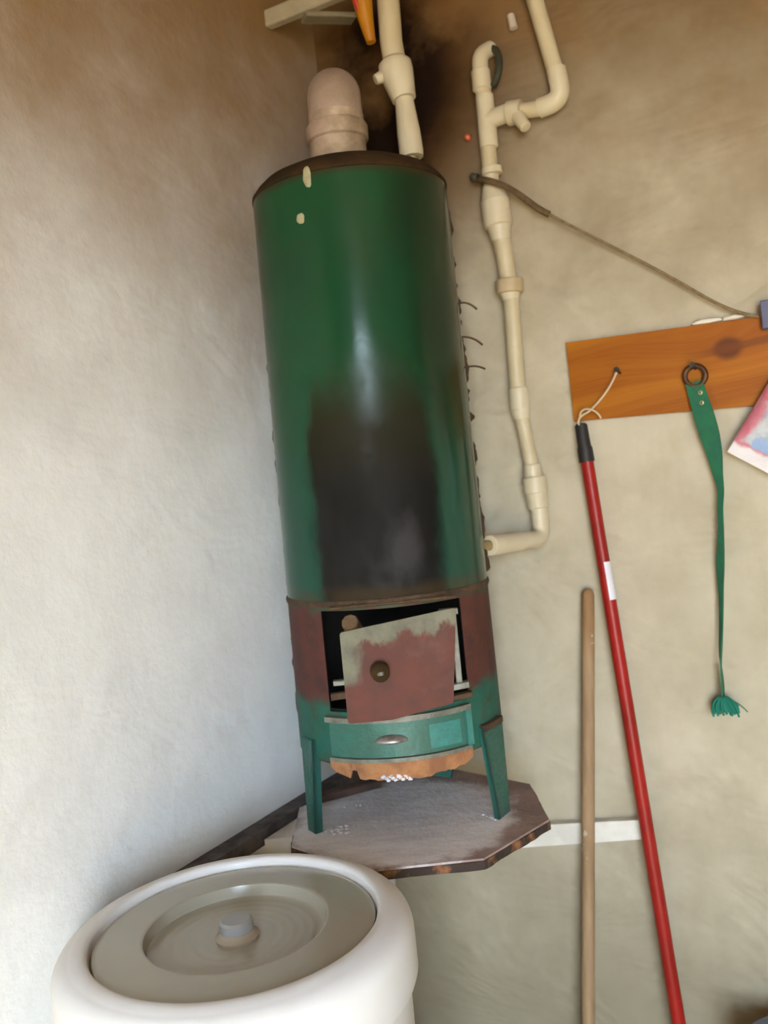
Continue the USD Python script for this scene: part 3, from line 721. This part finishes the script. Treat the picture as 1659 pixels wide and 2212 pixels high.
V = np.array([c + sd * math.sin(t + .6) * r + ot * math.cos(t + .6) * r for c in (ta, tb) for r in (.0150, .0138) for t in th]); f = []
for i in range(k - 1):
    f += [[i, i + 1, 2 * k + i + 1], [i, 2 * k + i + 1, 2 * k + i], [k + i, 3 * k + i, 3 * k + i + 1], [k + i, 3 * k + i + 1, k + i + 1], [i, k + i, k + i + 1], [i, k + i + 1, i + 1], [2 * k + i, 2 * k + i + 1, 3 * k + i + 1], [2 * k + i, 3 * k + i + 1, 3 * k + i]]
f += [[0, 2 * k, 3 * k], [0, 3 * k, k], [k - 1, 2 * k - 1, 4 * k - 1], [k - 1, 4 * k - 1, 3 * k - 1]]
lm = trimesh.Trimesh(V, f, process=False); lm.fix_normals()
obj('sticker', lm, mat('white_sticker', (.72, .70, .74), None, rough=.5), pole, smooth=False, label='worn white sticker')
# string loop
M_strg = mat('cream_string', (.60, .48, .32), None, rough=.9)
h0 = tp + RNN * .004
obj('string', cat([tube(spline([n1_ - RNN * .006, po(1312, 843, .045), po(1282, 880, .046), po(1266, 893, .046), po(1252, 903, .047), po(1249, 915, .048), h0 + RX * .002], 24), .0024, 7),
                   tube(spline([po(1252, 903, .046), po(1263, 884, .05), po(1280, 886, .05), po(1298, 904, .045)], 14), .0022, 7)]), M_strg, None, smooth=True, label='cream string looped from a nail to the red pole tip', category='string')
g = G(); p = g.pos()
pm = g.map(p, scale=(1, 1, .12))
wc = g.mix(g.noise(pm, 40, .35, .65), (.36, .23, .12), (.26, .155, .075))
wc = g.mix(g.math('multiply', g.rng(g.xyz(p)[2], 1.05, 1.16), .6), wc, (.25, .12, .035))
wc = g.mix(g.math('multiply', g.noise(p, 26, .66, .70), .6), wc, (.6, .55, .48))
M_stick = g.done('worn_wood_handle', wc, .7, g.bump(g.noise(pm, 60, .3, .7), .3, .003))
w0, w1 = po(1270, 1272, .022), po(1271, 2212, .10)
lw = unit(w1 - w0); w1 = w0 + lw * ((w0[2] - .002) / -lw[2])
obj('wooden_pole', tube([w1, w0 + lw * .05, w0 + lw * .012, w0 + lw * .004, w0], [.0142, .0142, .0138, .011, .006], 24), M_stick, None, smooth=50, label='bare worn wooden broom handle leaning on the wall left of the red pole', category='pole')

# ------------------------------------------------------------------ pink plastic bag
g = G(); tc = g.add('texture_coordinate', 'object')
bx = onR(1700, 880, .06)
BC = bx
yv = g.xyz(tc)
def blobm(c, r0, r1, sc=(1, 1, 1)): return g.rng(g.dist(tc, c, sc), r0, r1)
nb = g.noise(tc, 14, .35, .65, detail=5); nb2 = g.noise(g.map(tc, loc=(3, 1, 2)), 26, .42, .58)
U, VV = yv[0], yv[2]
M_bag_graph = g
# local frame of the bag: U along its bottom edge, V up its left edge
A, Bc, Tc = onR(1571, 976, .045), onR(1659, 1022, .045), onR(1657, 748, .045)
eu = unit(Bc - A); ev = Tc - A; ev = unit(ev - eu * (ev @ eu))
BW, BH = .30, .40
U = g.add('vector_math', 'value', {'math_type': 'dot_product', 'vector2': tuple(eu)}, vector1=g.add('vector_math', 'vector', {'math_type': 'subtract', 'vector2': tuple(A)}, vector1=g.pos()))
Vv = g.add('vector_math', 'value', {'math_type': 'dot_product', 'vector2': tuple(ev)}, vector1=g.add('vector_math', 'vector', {'math_type': 'subtract', 'vector2': tuple(A)}, vector1=g.pos()))
w_ = g.math('multiply', g.math('subtract', g.add('noise_texture', 'fac', {'scale': 18.0, 'detail': 3}, vector=g.pos()), .5), .05)
Vn = g.math('add', Vv, w_); Un = g.math('add', U, w_)
pink = g.mix(nb, (.62, .13, .20), (.55, .22, .24))
colg = g.mix(nb2, (.55, .58, .60), (.36, .42, .50))
win = g.math('multiply', g.rng(Un, .012, .03), g.math('multiply', g.rng(Vn, .035, .045), g.rng(Vn, .135, .12)))
cb = g.mix(win, pink, colg)
blue = g.math('multiply', g.math('multiply', g.rng(Un, .035, .045), g.rng(Vn, .032, .038)), g.rng(Vn, .062, .055))
cb = g.mix(blue, cb, (.30, .42, .66))
w2 = g.math('multiply', g.math('multiply', g.rng(Un, .02, .026), g.rng(Vn, .150, .155)), g.rng(Vn, .185, .178))
cb = g.mix(w2, cb, (.70, .68, .68))
cb = g.mix(g.rng(Vn, .036, .026), cb, (.78, .73, .74))
M_bag = g.done('printed_film', cb, .1, g.bump(g.noise(g.pos(), 30, .2, .8, detail=3), .5, .006), {'coat_weight': .8})
n = 36; uu, vv = np.meshgrid(np.linspace(0, 1, n), np.linspace(0, 1, n), indexing='ij')
en = np.cross(eu, ev); en = en if en @ RNN > 0 else -en
puff = (np.clip(np.sin(np.pi * uu), 0, 1) * np.clip(np.sin(np.pi * np.clip((vv - .05) / .95, 0, 1)), 0, 1)) ** .5
cr = meshkit.fbm(np.stack([uu * 7, vv * 9, uu * 0], -1), 4, 4) - .5
V, f = [], []
for s in (1, -1):
    hgt = s * (.032 * puff + .0012) + (cr * .018 * np.minimum(puff * 1.5, 1) if s > 0 else 0)
    V.append((A + uu[..., None] * BW * eu + vv[..., None] * BH * ev + hgt[..., None] * en).reshape(-1, 3))
for s in (0, 1):
    for i in range(n - 1):
        for j in range(n - 1):
            a, b, c, d_ = (s * n * n + x for x in (i * n + j, (i + 1) * n + j, (i + 1) * n + j + 1, i * n + j + 1))
            f += [[a, b, c], [a, c, d_]] if s == 0 else [[a, c, b], [a, d_, c]]
bd_ = [(i, 0) for i in range(n - 1)] + [(n - 1, j) for j in range(n - 1)] + [(i, n - 1) for i in range(n - 1, 0, -1)] + [(0, j) for j in range(n - 1, 0, -1)]
for (i, j), (i2, j2) in zip(bd_, bd_[1:] + bd_[:1]):
    a, b = i * n + j, i2 * n + j2; f += [[a, n * n + a, n * n + b], [a, n * n + b, b]]
V = np.vstack(V); back = ((V - v3(C)) @ RNN); V = V + np.outer(np.clip(.025 - back, 0, None), RNN)
bm = trimesh.Trimesh(V, f, process=False); bm.fix_normals()
obj('plastic_bag', bm, M_bag, None, smooth=60, label='shiny pink and white plastic packet hanging over the right end of the board', category='packet')

# ------------------------------------------------------------------ washing machine
WR, WX, WY, WZ = .250, None, None, None
M_ww = mat('white_enamel', (.76, .75, .735), (.72, .705, .68), 4, .35, 0)
Dw = 1.275
wc_ = atd(509, 1983, Dw); WZ = wc_[2]
wm = thing('washing_machine', (wc_[0], wc_[1], 0), 'round white top-loading washing machine with a smoky grey lid', 'washing machine')
oW = (wc_[0], wc_[1], 0)
LR = .201
def arc(cx, cz, r, a0, a1, n=8): return [(cx + r * math.cos(math.radians(a)), cz + r * math.sin(math.radians(a))) for a in np.linspace(a0, a1, n)]
rim = [(LR - .006, WZ - .030), (LR, WZ - .012)] + arc(LR + .008, WZ - .008, .008, 175, 90, 6) + [(LR + .016, WZ + .0005)] + arc(WR - .032, WZ - .035, .032, 78, 0, 10) + [(WR + .001, WZ - .085), (WR - .002, WZ - .093), (WR - .010, WZ - .095), (WR - .014, WZ - .08), (LR + .02, WZ - .04)]
obj('top_ring', lathe(rim + rim[:1], 128, oW), M_ww, wm, smooth=50, label='rounded white top ring')
bodyp = [(.0005, .03), (WR - .03, .03), (WR - .012, .045), (WR - .012, WZ - .07), (WR - .03, WZ - .06), (.0005, WZ - .06)]
obj('body', lathe(bodyp, 96, oW), M_ww, wm, smooth=40)
for a in (45, 135, 225, 315):
    obj('foot', lathe([(.0005, 0), (.022, 0), (.024, .01), (.018, .034), (.0005, .034)], 20, (wc_[0] + .18 * math.cos(math.radians(a)), wc_[1] + .18 * math.sin(math.radians(a)), 0)), M_olive, wm)
zl = WZ - .008
RR = LR * .62
lid = [(.0005, zl - .020), (.032, zl - .020)]
for i in range(5):
    r = .050 + i * .0145; lid += [(r - .003, zl - .020), (r, zl - .0192), (r + .003, zl - .020)]
lid += [(RR - .004, zl - .020), (RR, zl - .018), (RR + .004, zl - .002), (RR + .008, zl), (LR - .012, zl - .002), (LR - .004, zl - .005), (LR - .004, zl - .012), (RR + .012, zl - .008), (RR + .002, zl - .026), (.0005, zl - .027)]
M_lid = mat('smoky_lid', (.36, .33, .255), (.335, .31, .245), 3, .22, 0, coat=.3)
ld = obj('lid', lathe(lid, 128, oW), M_lid, wm, smooth=30, label='smoky grey brown plastic lid')
kz = zl - .020
obj('knob', lathe([(.0005, kz), (.030, kz), (.031, kz + .004), (.026, kz + .008), (.024, kz + .012), (.0005, kz + .012)], 40, oW), mat('lid_knob', (.30, .24, .17), None, rough=.2), ld, smooth=40)
obj('knob_cap', lathe([(.0005, kz + .011), (.023, kz + .011), (.0245, kz + .014), (.0235, kz + .024), (.020, kz + .027), (.0005, kz + .0265)], 40, oW), mat('grey_cap', (.30, .29, .28), None, rough=.25, metal=.2), ld, smooth=40)

# ------------------------------------------------------------------ grey bucket at the lower right corner
M_bk = mat('grey_plastic', (.07, .085, .095), (.09, .095, .105), 6, .5, 0)
bl_ = atz(1660, 2212, .33)
bz = .375
bc0 = atz(1590, 2240, bz); bcn = onR(1650, 2230, .19); bcx, bcy = bcn[0] + .085, bcn[1] - .045
bk = thing('bucket', (bcx, bcy, 0), 'dark grey plastic bucket standing at the lower right by the wall', 'bucket')
bp = [(.0005, 0), (.105, 0), (.110, .006), (.135, bz - .03), (.143, bz - .028), (.146, bz - .004), (.142, bz), (.136, bz - .003), (.131, bz - .03), (.104, .012), (.0005, .010)]
obj('pail', lathe(bp, 64, (bcx, bcy, 0)), M_bk, bk, smooth=40)
hh = [np.array([bcx + .143 * math.cos(t), bcy + .143 * math.sin(t) * .35 - .0, bz - .015 + 0]) for t in (0, math.pi)]
obj('handle', tube([np.array([bcx + .146 * math.cos(t), bcy - .146 * math.sin(t) * .9, bz - .012 - .10 * math.sin(t) * 0]) - RZ * .06 * math.sin(t) for t in np.linspace(0, math.pi, 24)], .003, 8), M_pale, bk, smooth=50)

# ------------------------------------------------------------------ two laths under the ceiling
M_lath = mat('pale_lath', (.40, .34, .23), (.33, .28, .19), 14, .8, .2, 60)
l0 = onL(577, 44, 0.0); l1 = l0 + RX * .42
obj('ceiling_lath', box(0, .95, -.012, .012, -.020, .020, frame(l0, RX, -RNN, RZ), bev=.003), M_lath, None, smooth=False, label='pale wooden lath running out from the left wall high above the flue', category='lath')
k0 = l0 + RX * .10 - RZ * .026; k1 = atd(765, 40, 2.12)
dk = unit(k1 - k0); sk = unit(np.cross(dk, RZ)); uk = np.cross(sk, dk)
obj('brace_lath', box(0, np.linalg.norm(k1 - k0), -.02, .02, -.006, .006, frame(k0, dk, -sk, uk), bev=.002), mat('olive_lath', (.24, .20, .12), (.20, .165, .10), 14, .8, .2, 60), None, smooth=False, label='flat greyish lath braced below the pale lath above the flue', category='lath')
# orange sleeve
M_or = mat('orange_plastic', (.44, .175, .004), (.38, .14, .004), 8, .4, 0)
s0, s1, s2 = atd(802, 92, 1.90), atd(790, 40, 1.90), atd(776, -40, 1.90)
osl = thing('orange_funnel', s0, 'tapered orange plastic sleeve with a red stripe hanging beside the white pipe', 'plastic sleeve')
obj('cone', tube(spline([np.r_[s0, .010], np.r_[s1, .018], np.r_[s2, .028]], 12)[:, :3], np.linspace(.010, .026, 12), 24), M_or, osl, smooth=50)
obj('stripe', tube([s1 + [-.013, -.010, .012], (s1 + s2) / 2 + [-.015, -.011, .0], s2 + [-.020, -.010, 0]], [.004, .009, .008], 10), mat('red_stripe', (.42, .03, .01), None, rough=.4), osl, smooth=50, label='red stripe')
